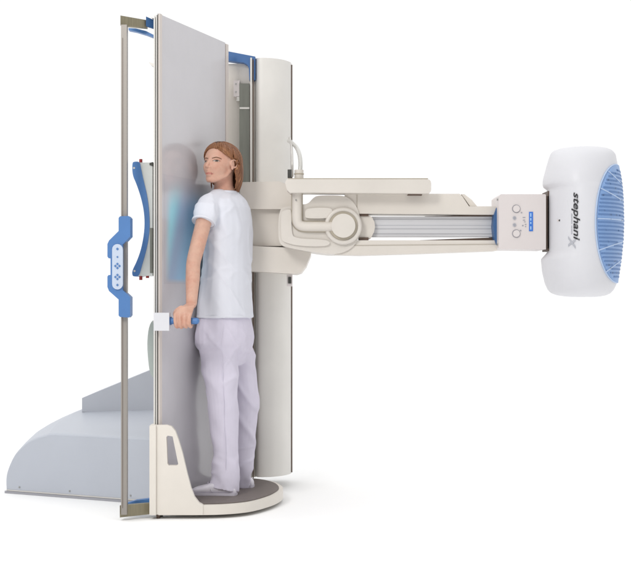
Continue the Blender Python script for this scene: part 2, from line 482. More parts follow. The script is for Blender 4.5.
# ---- footrest: side bracket + platform + mat
YF = -.385
br = [(150.2,425.3),(167,425),(171.5,426.5),(175.2,431),(178.5,440),(182.4,453),(187,473),(191,488),(194.5,497),(199,503),(203,505),(203,515),(150.2,514.5)]
hole = [(167.6,435.6),(172.6,436.4),(178.2,464.0),(176.8,465.4),(168.8,465.4),(167.4,463.5),(166.4,437)]
def plate_with_hole(name, outer, inner, ya, yb, m, parent):
    bm = bmesh.new()
    import itertools
    for Y in (ya, yb):
        ov = [bm.verts.new(Vector((P(a,b,ya).x, Y, P(a,b,ya).z))) for a,b in outer]
        iv = [bm.verts.new(Vector((P(a,b,ya).x, Y, P(a,b,ya).z))) for a,b in inner]
        es = [bm.edges.new((ov[i], ov[(i+1)%len(ov)])) for i in range(len(ov))] + [bm.edges.new((iv[i], iv[(i+1)%len(iv)])) for i in range(len(iv))]
        bmesh.ops.triangle_fill(bm, use_beauty=True, use_dissolve=False, edges=es)
        if Y == ya: fo, fi = ov, iv
    for a, b in ((fo, ov), (fi, iv)):
        for i in range(len(a)): bm.faces.new((a[i], a[(i+1)%len(a)], b[(i+1)%len(b)], b[i]))
    return finish(bm, name, m, parent, 0)
PZ = .063
foot = pprism  # (alias kept short)
out = [(-.755,-.384),(-.60,-.384),(-.525,-.382),(-.41,-.362),(-.302,-.292),(-.215,-.136),(-.170,.02),(-.160,.16),(-.185,.31),(-.235,.42),(-.298,.49),(-.39,.53),(-.44,.50)]
oc = catmull([Vector((a,b,0)) for a,b in out[1:]], 6)
oc = [Vector((-.712,-.384,0))] + oc + [Vector((-.44,.40,0)), A0+N*.012+U*.03]
def slab(name, pts, z0, z1, m, parent, bev):
    bm = bmesh.new()
    a = [bm.verts.new((p.x,p.y,z0)) for p in pts]; b = [bm.verts.new((p.x,p.y,z1)) for p in pts]
    bm.faces.new(a[::-1]); bm.faces.new(b); n = len(a)
    for i in range(n): bm.faces.new((a[i],a[(i+1)%n],b[(i+1)%n],b[i]))
    return finish(bm, name, m, parent, bev, 3)
plat = slab('footrest', oc, .018, PZ, M['cream'], mach, .004)
plat['label'] = 'cream round-fronted standing step with brown mat'
cen = Vector((-.43,.06,0))
ins = [p + (cen-p).normalized()*.022 for p in oc]
ins[0] = Vector((-.66,-.345,0)); ins[-1] = A0+N*.02+U*.05
slab('rubber_mat', ins, PZ+.001, PZ+.004, M['mat'], plat, 0)
bk = plate_with_hole('side_bracket', br, hole, YF-.0005, -.355, M['cream'], plat)
bm = bmesh.new(); add_prism(bm, [P(a,b,-.392) for a,b in ((149.6,425.6),(156,425.3),(156,515),(149.6,514.8))], -.3985, -.30)
finish(bm, 'bracket_clamp', M['cream'], plat, .0025, 2)
bm = bmesh.new(); add_prism(bm, [P(a,b,-.35) for a,b in ((156,420),(159,420),(159,519),(156,519))], -.353, -.345)
bm.free()
bm = bmesh.new(); cyl(bm, P(158.3,514,-.36), Vector((P(158.3,514,-.36).x,-.36,.0)), .009, 16)
finish(bm, 'adjuster_foot', M['brown'], plat)

# ---- column and what lies between it and the table
bm = bmesh.new()
plan = [(-.318,.90),(-.318,.60),(-.316,.55),(-.305,.515),(-.285,.502),(-.25,.505),(-.21,.522),(-.17,.56),(-.14,.615),(-.128,.66),(-.128,.90)]
pl = [Vector((a,b,0)) for a,b in plan]
mid = catmull(pl[1:-1], 5); pl = [pl[0]] + mid + [pl[-1]]
a = [bm.verts.new((p.x,p.y,.07)) for p in pl]; b = [bm.verts.new((p.x,p.y,2.245)) for p in pl]
bm.faces.new(a[::-1]); bm.faces.new(b); n = len(a)
for i in range(n): bm.faces.new((a[i],a[(i+1)%n],b[(i+1)%n],b[i]))
colm = finish(bm, 'column_cover', M['colcov'], mach, .003, 2, 'tall rounded ivory column cover', ang=40)
seg_box('edge_strip', Vector((-.1255,.665,.075)), Vector((-.1255,.665,2.235)), .006, .02, M['brown'], colm)
seg_box('guide_rail', P(251.2,478,.49), P(251.2,58,.49), .009, .02, M['alu'], colm)
seg_box('guide_rail', P(253.2,478,.50), P(253.2,60,.50), .005, .02, M['brown'], colm)
# back plate, recess, fittings
pprism('back_plate', [(222,64),(245,63.5),(248.5,66),(250,70),(250,81),(255.5,81),(255.5,477),(222,478)], .55, .60, M['ivory'], mach, .004)
pbox('recess', 239.3, 83.5, 249.6, 476, .515, .549, M['moss'], mach, .002, 2, 'grey green recessed guide channel')
pbox('fitting', 233.5, 80.5, 239.5, 96.5, .52, .55, M['box'], mach, .002, 2)
pbox('fitting', 236.5, 96.8, 240.0, 101, .52, .55, M['alu'], mach, .001, 2)
pbox('bracket', 239.6, 107.2, 249.4, 109, .512, .548, M['alu'], mach, .0005, 1)
bf = pprism('blue_frame', [(224,50.8),(229,51.5),(255.3,56.6),(255.3,80),(249.3,80),(248.8,68),(247.2,64.5),(243.5,62.6),(224,60)], .50, .56, M['bluef'], mach, .002, 2, 'dark blue corner frame above the column recess')
for x, y in ((236,84),(236,92)):
    bm = bmesh.new(); cyl(bm, P(x,y,.517), P(x,y,.521), .004, 12); finish(bm, 'screw', M['screw'], bf)

# ---- carriage on the column
car = pprism('carriage', [(240,209),(290,209),(298,206),(304,212),(306,246),(240,246)], .24, .66, M['beige'], mach, .012, 4, 'beige carriage gripping the column')
pprism('upper_collar', [(240,182.2),(279,181.3),(286,184),(292,194),(296,200),(296,209.3),(240,208.8)], .20, .64, M['beige'], car, .012, 4)
pprism('lower_collar', [(246,245.6),(309,248.5),(311,254),(306,266),(301,272.5),(296,274),(246,270.8)], .20, .64, M['beige'], car, .012, 4)

# ---- swing arm head
arm = pprism('arm_joint', [(279.5,210),(284,207),(300,204.5),(308,204),(313,198),(318,195.3),(342,195.3),(350,198.5),(356.5,206),(360,216),(361,228),(358.5,240),(351,249),(340,253.8),(328,254.5),(300,250),(284,246.5),(279,243),(278,228)], .06, .34, M['ivory'], mach, .010, 4, 'ivory rounded elbow housing of the arm', 2)
# raised cheek with channel
ck = [(300,217),(303,213),(312,210),(334,209.5),(344,207.5),(352,211),(358,218),(359.5,227),(357,236),(350,244),(343,246),(334,243),(325,240),(300,239.8),(284.5,238),(281,233),(280.7,214),(283,210),(290,208.5)]
def lrod(pts, r, name, m, parent, n=20):
    bm = bmesh.new(); tube(bm, pts, r, n); return finish(bm, name, m, parent)
# groove outline under the L shaped duct, then the duct itself
path = [P(297,190,.045),P(297,205,.045),P(297,217,.045),P(298,223,.045),P(302,226,.045),P(312,226.6,.045),P(334,226.6,.045)]
pth = catmull(path, 5)
lrod([p+Vector((0,.012,0)) for p in pth], .0285, 'channel', M['groove'], arm)
lrod([p+Vector((0,-.002,0)) for p in pth], .0235, 'duct', M['beige'], arm)
bm = bmesh.new(); c = P(343.2,226,.05)
cyl(bm, c+Vector((0,.03,0)), c+Vector((0,-.014,0)), .069, 64); finish(bm, 'hub_groove', M['groove'], arm, .004, 3)
bm = bmesh.new(); cyl(bm, c+Vector((0,.03,0)), c+Vector((0,-.034,0)), .058, 64); finish(bm, 'hub_cap', M['ivory'], arm, .010, 5)
bm = bmesh.new(); torus(bm, c+Vector((0,-.002,0)), (0,1,0), .079, .0125); finish(bm, 'hub_ring', M['ivory'], arm)
# raised block above the channel
pprism('cheek_plate', [(305,210.5),(309,208),(330,207.5),(333,211),(331,218.3),(306,218.5),(305,216)], .043, .08, M['ivory'], arm, .004, 3, None, 2)
pprism('cheek_plate', [(281,214),(283,210.5),(290,209),(291.5,212),(291.5,233),(295,238.5),(326,239.5),(331,243),(326,246.5),(300,246),(284,242.5),(281,238)], .048, .08, M['ivory'], arm, .004, 3, None, 2)
bm = bmesh.new(); cyl(bm, P(296,200,.012), P(296,200,.02), .004, 12); finish(bm, 'screw', M['screw'], arm)

# ---- upper bar with cable
ub = pprism('cable_bar', [(285,183),(286,179.8),(288,179.1),(427.5,179.2),(429.6,179.8),(430.8,181.4),(431.2,183.5),(431.2,189.5),(430.8,191.4),(429.6,192.9),(427.5,193.5),(310,192.6),(290,192.8),(287,190)], -.02, .11, M['ivory'], mach, .006, 4, 'long slim ivory cable bar above the arm')
bm = bmesh.new(); obox(bm, P(288,178.2,-.015), (P(428,0,-.015).x-P(288,0,-.015).x,0,0), (0,.11,0), (0,0,-.006))
finish(bm, 'top_trim', M['groove'], ub, .001, 1)
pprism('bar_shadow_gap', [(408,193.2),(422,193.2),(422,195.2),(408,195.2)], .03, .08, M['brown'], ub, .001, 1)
bm = bmesh.new(); cyl(bm, P(299,170,.04), P(299,179.5,.04), .022, 32); finish(bm, 'cable_socket', M['ivory'], ub, .003, 2)
bm = bmesh.new(); torus(bm, P(299,174,.04), (0,0,1), .022, .003, 40, 8); finish(bm, 'ridge', M['groove'], ub)
pbox('plug', 287.6, 169.5, 291.6, 177.6, .03, .06, M['dark'], mach, .001, 1)
bm = bmesh.new()
tube(bm, catmull([P(300,173,.05),P(300.5,164,.06),P(299.5,155,.09),P(296.5,147.5,.16),P(291.5,142.5,.3),P(289,141,.5)], 6), .0105, 20)
cab = finish(bm, 'cable', mat('clear white hose', (.54,.53,.50), .25, coat=.4), mach)
bm = bmesh.new()
tube(bm, catmull([P(292.4,176,.1),P(292.2,160,.1),P(291.4,146,.2),P(289.5,138,.5)], 6), .006, 14)
finish(bm, 'cable', M['alu'], mach)
# plug under the carriage and thin rod down the column
pbox('plug', 286.8, 274.5, 292.2, 286.3, .30, .34, M['box'], mach, .002, 2)
pbox('plug', 288.2, 277, 291.2, 283.5, .292, .31, M['dark'], mach, .001, 1)
seg_box('thin_rod', P(290.3,284,.655), P(290.3,470.5,.655), .004, .004, M['screw'], mach)

# ---- telescopic beam
bu = pprism('beam_cover', [(345,193.8),(459.5,193.8),(462.5,196.5),(469,206.3),(496,206.3),(496,214.6),(355,213.6),(345,206)], .07, .25, M['beige'], mach, .004, 3, 'beige upper cover of the telescopic beam')
seg_box('seam', P(357,194.5,.0685), P(357,213,.0685), .002, .002, M['groove'], bu)
pprism('end_cap', [(461.5,194.2),(464.5,194.2),(472,200),(477,206.2),(470,206.2)], .095, .22, M['cream'], bu, .002, 2)
rl = pprism('beam_rail', [(358,216.6),(498,216.6),(498,236.9),(358,236.9)], .12, .17, M['silver'], mach, .002, 2, 'silver sliding rail of the telescopic beam')
for y in (219.5,225.5,229,234):
    bm = bmesh.new(); obox(bm, P(372,y,.1185), (P(497,0,.1185).x-P(372,0,.1185).x,0,0), (0,.004,0), (0,0,.0018))
    finish(bm, 'groove', M['ink'] if y != 225.5 else M['inkl'], rl)
pprism('rail_collar', [(359,214.5),(368,214.8),(372,217),(374.5,222),(375,227),(374,232),(371,238),(367,239.8),(359,239.8)], .09, .2, M['beige'], rl, .004, 3)
for y0, y1 in ((212.8,216.2),(237.4,240.8)):
    pbox('stop_block', 359.5, y0, 368.5, y1, .082, .2, M['brown'], rl, .0005, 1)
pprism('gap_filler', [(425,216.3),(496,214.5),(496,216.9),(425,216.9)], .125, .18, M['brown'], rl, 0)  # dark fillers where the rail gaps go dark to the right
pprism('gap_filler', [(420,240.2),(450,239.0),(496,237.4),(496,240.8),(420,240.8)], .125, .18, M['brown'], rl, 0)
lc = pprism('beam_cover', [(338,240.3),(497,240.3),(497,250.6),(420,253.4),(360,255.2),(335,254.6)], .07, .24, M['beige'], mach, .0045, 3, 'beige tapered lower cover of the telescopic beam')
seg_box('seam', P(340,245.6,.0685), P(496,244.2,.0685), .0018, .002, M['groove'], lc)
bl2 = pprism('bellows', [(499,206),(497,207),(494.5,214),(493.2,226),(494.5,238),(497,245.5),(499,246.5)], .04, .24, M['blued'], mach, .004, 3)

# ---- control box
YB = -.03
cb = pprism('control_box', [(498.8,196.5),(501,194.2),(545,194.2),(546,195),(546,249.4),(501,249),(498.8,247.5)], YB, .24, M['box'], mach, .005, 4, 'pale control box with small blue display')
pbox('gasket', 545.5, 196, 549.5, 248.5, .0, .22, M['brown'], cb, .001, 1)
def disc(name, px, py, r, m, h=.004, bev=.001):
    bm = bmesh.new(); c = P(px,py,YB); cyl(bm, c, c+Vector((0,-h,0)), r, 28); return finish(bm, name, m, cb, bev, 2)
disc('button', 514.4,218, .0085, M['inkl']); disc('button', 514.4,225, .0085, M['inkl'])
disc('button_cap', 514.4,218, .005, M['ink'], .006); disc('button_cap', 514.4,225, .005, M['ink'], .006)
for py, a0 in ((208.8, 0), (233.6, 0)):
    bm = bmesh.new(); torus(bm, P(516.2,py,YB-.001), (0,1,0), .0185, .0016, 40, 8, (0,2*math.pi)); finish(bm, 'dial_ring', M['ink'], cb)
    disc('dial', 516.2, py, .0165, M['box'], .009, .003)
for k, (px, py) in enumerate(((521.5,212.7),(520.6,230.5))):
    bm = bmesh.new(); c = P(px,py,YB); cyl(bm, c, c+Vector((0,-.0025,0)), .0035, 12); finish(bm, 'marker', M['ink'], cb)
for px, py, w, h in ((524,217.5,2.6,1.0),(524,220.2,2.2,1.0),(522.8,225.6,1.5,1.5),(525.6,224.5,1.6,1.0),(524.8,221.9,1.8,.8),(525.6,226.6,1.2,1.0)):
    bm = bmesh.new(); add_prism(bm, [P(px+a*w/2, py+b*h/2, YB) for a,b in ((-1,-1),(1,-1),(1,1),(-1,1))], YB-.0012, YB+.001)
    finish(bm, 'marking', M['ink'], cb)
ds = pbox('display', 529.1, 211.8, 533.0, 231.2, YB-.003, YB+.005, M['lcd'], cb, .0008, 1)
for y0, y1 in ((213.2,216.8),(218,220.6),(222,224),(226.3,229.6)):
    pbox('readout', 530.2, y0, 531.4, y1, YB-.0042, YB-.001, M['lcdt'], ds, 0)
for px, py in ((498,199.6),(498,244.6)):
    bm = bmesh.new(); c = P(px,py,.0); cyl(bm, c+Vector((.012,0,0)), c+Vector((-.006,0,0)), .005, 16); finish(bm, 'screw', M['screw'], cb, .001, 1)

# ---- tube head (superellipsoid body)
HY = .07
kx = (HY+D)/F
HC = P(583.6,222.2,HY)
HA, HB, HH = 41.2*kx, .297, 75*kx      # half sizes in x, y, z
def head_w(z):
    """half extents factor and left/right edges in x at relative height z in [-1,1]"""
    t = abs(z)
    f = (1 - t**6.0)**(1/2.6) if t < 1 else 0
    return f
# silhouette edges from the photo: (y px, left x, right x)
SIL = [(147.3,575,592),(147.7,567,602),(149,558,608),(151,552.5,612),(155,550.3,615),(165,547.2,616.8),(180,543.2,619.4),(187,543.0,620.2),(189.5,547.8,620.5),(200,547.6,621.2),(222,547.6,621.8),(240,547.6,621.2),(252.5,547.8,620),(255.5,545,619.8),(259,541.3,619.4),(272,542.6,617.5),(284,545.4,616),(290,548.2,613),(293.5,551.5,610),(295.6,557,606),(296.7,565,600),(297.0,575,592)]
def lr(py):
    if py <= SIL[0][0]: return SIL[0][1:]
    for a, b in zip(SIL, SIL[1:]):
        if py <= b[0]:
            t = (py-a[0])/(b[0]-a[0]); return (a[1]+(b[1]-a[1])*t, a[2]+(b[2]-a[2])*t)
    return SIL[-1][1:]
def ysize(py):
    t = abs((py-222.2)/75.0); return max(.05, HB*max(.0, (1-min(1,t)**5))**.42 * (1-.05*t*t))
# the drum stands turned 11 degrees about its upright axis
TH = math.atan((583.6-CX)/F); HRr = Vector((math.cos(TH), -math.sin(TH), 0)); HRd = Vector((math.sin(TH), math.cos(TH), 0))
HX0 = HC.x
EE = 2.0
def hpos(u_px, v, py):
    """world point: u_px across in mid-plane pixels, v metres in depth, at height py"""
    return Vector((HX0, HY, CZ-(py-CY)*kx)) + HRr*((u_px-583.6)*kx) + HRd*v
def nearv(px, py):
    l, r = lr(py); c = (l+r)/2; a = (r-l)/2; u = max(-1, min(1, (px-c)/a))
    return -ysize(py)*(1-abs(u)**EE)**(1/EE)
bm = bmesh.new()
NS = 112; rings = []
ys = []
for a, b in zip(SIL, SIL[1:]):
    n_ = max(1, int((b[0]-a[0])/1.6))
    for k in range(n_): ys.append(a[0]+(b[0]-a[0])*k/n_)
ys.append(SIL[-1][0])
for py in ys:
    l, r = lr(py); c = (l+r)/2; a = (r-l)/2
    ring = []
    for k in range(NS):
        t = 2*math.pi*k/NS; cs, sn = math.cos(t), math.sin(t)
        x = math.copysign(abs(cs)**(2/EE), cs); y = math.copysign(abs(sn)**(2/EE), sn)
        ring.append(bm.verts.new(hpos(c+a*x, ysize(py)*y, py)))
    rings.append(ring)
for a, b in zip(rings, rings[1:]):
    for k in range(NS): bm.faces.new((a[k],a[(k+1)%NS],b[(k+1)%NS],b[k]))
bm.faces.new(rings[0]); bm.faces.new(rings[-1][::-1])
hd2 = finish(bm, 'tube_head', M['white'], mach, 0, label='white rounded tube head with blue round grille', ang=80, wn=False)
sm = hd2.modifiers.new('sm', 'SMOOTH'); sm.iterations = 4; sm.factor = .5
pprism('neck_plate', [(547.8,191),(556,191),(556,251),(547.8,251)], .0, .16, M['brown'], hd2, .002, 2)

def on_head(px, py, lift):
    return hpos(px, nearv(px, py)-lift, py)
def unproject(px, py):
    """mid-plane coordinates that show at (px,py) once they lie on the near surface"""
    qx, qy = px, py
    for _ in range(12):
        p = hpos(qx, nearv(qx, qy), qy)
        k = F/(p.y+D); sx, sy = CX+p.x*k, CY-(p.z-CZ)*k
        qx += px-sx; qy += py-sy
    return qx, qy
# grille: an oval patch wrapped round the right flank; (th, py) = angle round the drum, height
def gpos(th, py, lift=0):
    def q(t, y):
        l, r = lr(y); c = (l+r)/2; a = (r-l)/2
        return hpos(c+a*math.cos(t), ysize(y)*math.sin(t), y)
    p = q(th, py); n_ = (q(th+.02,py)-q(th-.02,py)).cross(q(th,py+.6)-q(th,py-.6)).normalized()
    if n_.dot(HRr*math.cos(th)+HRd*math.sin(th)) < 0: n_ = -n_
    return p+n_*lift
def thb(py, inset=0):
    t = (py-225)/(58-inset)
    if abs(t) >= 1: return 0
    ub = 619.8 - (22.0-inset*.45)*math.sqrt(1-t*t) - 3.2
    l, r = lr(py); c = (l+r)/2; a = (r-l)/2
    return math.acos(max(-1, min(1, (ub-c)/a)))
def gstrip(bm, rows, th=.004):
    """rows: list of (py, th0, th1, n); lifted sheet with real thickness"""
    pass
bm = bmesh.new(); NP, NQ = 60, 28; gr_ = []
for i in range(NP+1):
    t = -math.cos(math.pi*i/NP); py = 225+57.9*t; tb = thb(py)
    row = []
    for j in range(NQ+1):
        s_ = -1+2*j/NQ; edge = (1-abs(s_))*NQ*.5; lf = .006 if (edge > .6 and 0 < i < NP) else -.003
        row.append(bm.verts.new(gpos(s_*tb, py, lf)))
    gr_.append(row)
for i in range(NP):
    for j in range(NQ): bm.faces.new((gr_[i][j],gr_[i][j+1],gr_[i+1][j+1],gr_[i+1][j]))
bmesh.ops.remove_doubles(bm, verts=bm.verts, dist=1e-5)
gl = finish(bm, 'grille', M['grille'], hd2, 0, label='blue oval ventilation grille', ang=60, wn=False)
def quadpatch(name, quads, m, lift, th, parent):
    bm = bmesh.new()
    for q in quads:
        a = [bm.verts.new(gpos(t,y,lift)) for t,y in q]; b = [bm.verts.new(gpos(t,y,lift-th)) for t,y in q]
        bm.faces.new(a); bm.faces.new(b[::-1]); n = len(a)
        for i in range(n): bm.faces.new((a[i],b[i],b[(i+1)%n],a[(i+1)%n]))
    bmesh.ops.remove_doubles(bm, verts=bm.verts, dist=1e-5)
    return finish(bm, name, m, parent, 0, ang=50, wn=False)
spk = []
for x0, y0, x1, y1 in ((607.5,176,620,186),(600.5,193,621,203),(597.5,222,621.6,222),(598.5,252,621,243),(605.5,272,619.5,261)):
    pts_ = []
    for j in range(19):
        qx = x0+(x1-x0)*j/18; py = y0+(y1-y0)*j/18
        l, r = lr(py); c = (l+r)/2; a = (r-l)/2
        pts_.append((-math.acos(max(-1, min(1, (qx-1.5-c)/a))), py))
    spk.append(pts_)
slots = []
py = 225-52.5
while py < 225+53:
    tb = thb(py, 5)
    n_ = max(2, int(tb*2/.05))
    for j in range(n_):
        t0, t1 = -tb+2*tb*j/n_, -tb+2*tb*(j+1)/n_
        mid = (t0+t1)/2
        if any(abs(mid-a[0])*20+abs(py+.75-a[1]) < 1.5 for pts_ in spk for a in pts_): continue
        slots.append([(t0,py),(t1,py),(t1,py+1.5),(t0,py+1.5)])
    py += 3.7
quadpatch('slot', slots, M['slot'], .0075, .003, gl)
for pts_ in spk:
    qs = []
    for (t0,y0),(t1,y1) in zip(pts_, pts_[1:]):
        qs.append([(t0,y0-.55),(t1,y1-.55),(t1,y1+.55),(t0,y0+.55)])
    quadpatch('spoke', qs, M['spoke'], .009, .004, gl)
# pale rim round the grille
for sg in (-1, 1):
    rim = [gpos(sg*thb(225+57.9*math.sin(R(a))), 225+57.9*math.sin(R(a)), .003) for a in range(-88,89,4)]
    bm = bmesh.new(); tube(bm, rim, .0035, 8); finish(bm, 'rim', M['spoke'], gl, wn=False)

# lettering, reading down the head
def lettering(txt, m, y_start, y_end, xbase, xtop, name, shear=.25, off=.0, lift=.0025):
    cu = bpy.data.curves.new('t', 'FONT'); cu.body = txt; cu.shear = shear; cu.offset = off; cu.resolution_u = 6
    o = bpy.data.objects.new('t', cu); COL.objects.link(o)
    dg = bpy.context.evaluated_depsgraph_get(); dg.update()
    me = bpy.data.meshes.new_from_object(o.evaluated_get(dg)); bpy.data.objects.remove(o)
    xs = [v.co.x for v in me.vertices]; x0, x1 = min(xs), max(xs)
    xh = .52  # x height of the font
    bm = bmesh.new(); bm.from_mesh(me)
    bmesh.ops.triangulate(bm, faces=bm.faces)
    for v in bm.verts:
        py = y_start + (v.co.x-x0)/(x1-x0)*(y_end-y_start)
        px = xbase + v.co.y/xh*(xtop-xbase)
        v.co = on_head(*unproject(px, py), lift)
    ex = bmesh.ops.extrude_face_region(bm, geom=list(bm.faces))
    for g in ex['geom']:
        if isinstance(g, bmesh.types.BMVert): g.co.y -= .0012
    return finish(bm, name, m, hd2, wn=False)
lettering('stephani', M['black'], 192.5, 240.5, 573.6, 578.3, 'lettering', .28, .014)
lettering('X', M['inkl'], 236.2, 248.8, 568.4, 573.4, 'lettering', .25, .035, .0018)
bm = bmesh.new()      # fine, unreadable grey line beside the name
for k in range(14):
    y0 = 213.6+k*1.5
    if k == 7: continue
    vs = [bm.verts.new(on_head(*unproject(x_, y_), .0018)) for x_, y_ in ((571.2,y0),(572.1,y0),(572.1,y0+.95),(571.2,y0+.95))]
    bm.faces.new(vs)
fine = finish(bm, 'fine_print', M['inkl'], hd2, wn=False)
sd = fine.modifiers.new('s', 'SOLIDIFY'); sd.thickness = .0006
# small white label dot and a dark dot beside it
for px, m, r in ((558.2, M['box'], .006),(559.6, M['dark'], .0045)):
    bm = bmesh.new(); q = on_head(*unproject(px,220.4), 0); cyl(bm, q+Vector((0,.003,0)), q+Vector((-.0005,-.003,0)), r, 16)
    finish(bm, 'label_dot', m, hd2, .0005, 1)

# ================================================================= person
per = bpy.data.objects.new('person', None); COL.objects.link(per)
per.location = (0,0,0)
per['label'] = 'woman in white t-shirt and lilac trousers standing on the step, holding the blue grip'
per['category'] = 'person'

Ft = Vector((-.94,.34,0)); Lt = Vector((-.34,-.94,0))
YT = .05
def tor(bm, lst, grow=0):
    rings = []
    for px, py, a, b in lst:
        rings.append((P(px,py,YT), Ft*(a+grow), Lt*(b+grow), .92))
    loft(bm, rings)
SH = P(207.5,207,-.115)         # near shoulder joint
EL = P(193.5,262,-.245); WR = P(191.5,303.5,-.345)
SHf = P(233,205,.215); ELf = P(226,262,.26); WRf = P(208,305,.25)

# hand frame: bar axis GD, hand hangs from above; back of hand towards the camera
HB0 = G0 + GD*.072      # middle of the grasp
X_ = GD.copy(); Yb = Vector((-GD.y*-1, -GD.x, 0))  # towards camera
Yb = Vector((GD.y, -GD.x, 0)).normalized()          # perpendicular, towards camera
if Yb.y > 0: Yb = -Yb
def hp3(x, y, z): return HB0 + X_*x + Yb*y + Zv*z   # along bar / towards camera / up
fing = bmesh.new()
# wrist + palm
palm = [WR, hp3(.020,.004,.072), hp3(.006,.010,.046), hp3(-.002,.012,.026)]
for t, w in ((0,.0),):
    pass
def hand(bm):
    # palm as loft of flat ovals
    up = (WR - hp3(0,.012,.028)).normalized()
    loft(bm, [(WR+Zv*.02, X_*.024, Yb*.018), (WR, X_*.024, Yb*.017), (hp3(.020,.006,.066), X_*.030, Yb*.017), (hp3(.006,.010,.045), X_*.039, Yb*.0155), (hp3(.0,.013,.030), X_*.041, Yb*.0145), (hp3(0,.015,.020), X_*.038, Yb*.010)])
    # four fingers: knuckle above the bar on the camera side, down the front, under and back up behind
    spec = [(-.0335,.0093,1.0),(-.0112,.0097,1.10),(.0112,.0093,1.0),(.0325,.0083,.84)]
    for x, r, k in spec:
        sx = x*.97
        pts = [hp3(x,.016,.030), hp3(sx,.0262,.021), hp3(sx,.0285,.006), hp3(sx*.98,.0255,-.011*k), hp3(sx*.97,.014,-.0235*k), hp3(sx*.96,-.001,-.0262), hp3(sx*.95,-.0145,-.0215), hp3(sx*.95,-.0225,-.0105*k)]
        tube(bm, catmull(pts, 3), [r*q for q in ([1.12,1.14,1.13,1.1,1.07,1.04,1.02,1,1,1,1.02,1.03,1.02,.97,.95,.94,.93,.93,.92,.9,.88,.85])][:22], 14)
    # thumb from the side of the palm, closing behind the bar
    pts = [hp3(-.012,.004,.058), hp3(-.034,.0,.044), hp3(-.044,-.012,.030), hp3(-.042,-.0235,.014), hp3(-.034,-.0255,-.004), hp3(-.026,-.024,-.012)]
    tube(bm, catmull(pts, 3), [.013,.013,.0128,.0125,.012,.0118,.0115,.0112,.011,.011,.0108,.0105,.010,.0098,.0095,.009], 14)
fing.free()

HO = P(219.3,163.0,.0)                # head origin at eye level
ya = R(31)
fd = Vector((-math.sin(ya)*math.cos(R(6)), -math.cos(ya)*math.cos(R(6)), math.sin(R(6))))
# local axes: +y face forward, +x her left, +z up
hx = Zv.cross(fd).normalized()
hz = fd.cross(hx) * -1
hz = hx.cross(fd); 
if hz.z < 0: hz = -hz
HM = Matrix((hx, fd, hz)).transposed().to_4x4(); HM.translation = HO
HS = 1.0
def hl(x, y, z): return HM @ Vector((x, y, z))

body = bmesh.new()
# --- head pieces in local coordinates
hb = bmesh.new()
ell(hb, (0,-.014,.012), (.073,.092,.082), seg=40)
ell(hb, (0,.022,-.024), (.058,.065,.070), seg=40)
ell(hb, (0,.050,-.082), (.032,.032,.024), seg=24)
ell(hb, (0,.069,-.092), (.017,.014,.013), seg=20)
for s in (-1,1):
    tube(hb, [(s*.055,-.010,-.038),(s*.049,.006,-.064),(s*.031,.040,-.085),(s*.010,.066,-.096)], [.012,.012,.0125,.012], 12)
    ell(hb, (s*.026,.062,.012), (.022,.0125,.008), seg=16)       # brow ridge
    ell(hb, (s*.0105,.086,-.037), (.0070,.0100,.0066), seg=16)   # nostril wing
tube(hb, catmull([(0,.075,.014),(0,.083,-.004),(0,.095,-.023),(0,.101,-.033)], 4), [.0062,.0064,.0066,.0068,.007,.0072,.0075,.0078,.008,.0083,.0086,.0088,.0088], 14)
ell(hb, (0,.100,-.034), (.0090,.0085,.0078), seg=16)
ell(hb, (0,.083,-.048), (.014,.010,.008), seg=16)               # philtrum mound
ell(hb, (0,.082,-.068), (.018,.008,.014), seg=16)
for s in (-1,1):                                                # ears
    torus(hb, (s*.0800,-.010,-.006), (s*.93,.30,.0), .0185, .0044, 24, 8)
    ell(hb, (s*.0735,-.009,-.008), (.0065,.014,.018), seg=16)
    ell(hb, (s*.0775,-.001,-.029), (.0058,.008,.009), seg=12)
for v in hb.verts: v.co = HM @ v.co
me = bpy.data.meshes.new('h'); hb.to_mesh(me); hb.free(); body.from_mesh(me)
# neck
loft(body, [(P(226,199,.045), Ft*.062, Lt*.075), (P(225,193,.04), Ft*.056, Lt*.060), (P(223.8,187,.028), Ft*.047, Lt*.048), (P(223.6,178,.018), Ft*.046, Lt*.046), (P(223,168,.012), Ft*.05, Lt*.05)])
# torso (a little inside the clothes)
TS = [(228,196,.070,.085),(227,202,.085,.150),(227,210,.098,.172),(228,228,.100,.165),(228,248,.092,.150),(226.5,268,.092,.142),(225.5,290,.100,.150),(225,318,.108,.155),(225,340,.095,.14),(225,350,.06,.09)]
tor(body, TS, -.014)
# legs
def leg(bm, data, Y, grow=0, foot_shear=None):
    rings = []
    for i, d in enumerate(data):
        px, py, r = d[:3]; YY = Y if len(d) < 4 else d[3]
        rings.append((P(px,py,YY), Vector((-.97,.24,0))*(r+grow), Vector((-.24,-.97,0))*((r+grow)*.95)))
    loft(bm, rings)
NL = [(220,340,.088,-.02),(218.5,352,.094,-.03),(220,368,.090,-.04),(222,385,.082,-.045),(223.5,402,.074,-.05),(224.3,418,.0700,-.055),(225.3,436,.0635,-.06),(226,456,.0595,-.065),(225.5,472,.0640,-.07),(224.4,487,.0705,-.078)]
FL = [(233,340,.088,.12),(237,356,.088,.13),(238.6,372,.086,.14),(241.5,390,.080,.145),(243.8,408,.0765,.15),(243.6,424,.072,.155),(242.6,440,.068,.16),(241,458,.064,.165),(239.6,472,.062,.17),(238.5,483,.064,.175)]
leg(body, NL, 0, -.027); leg(body, FL, 0, -.027)
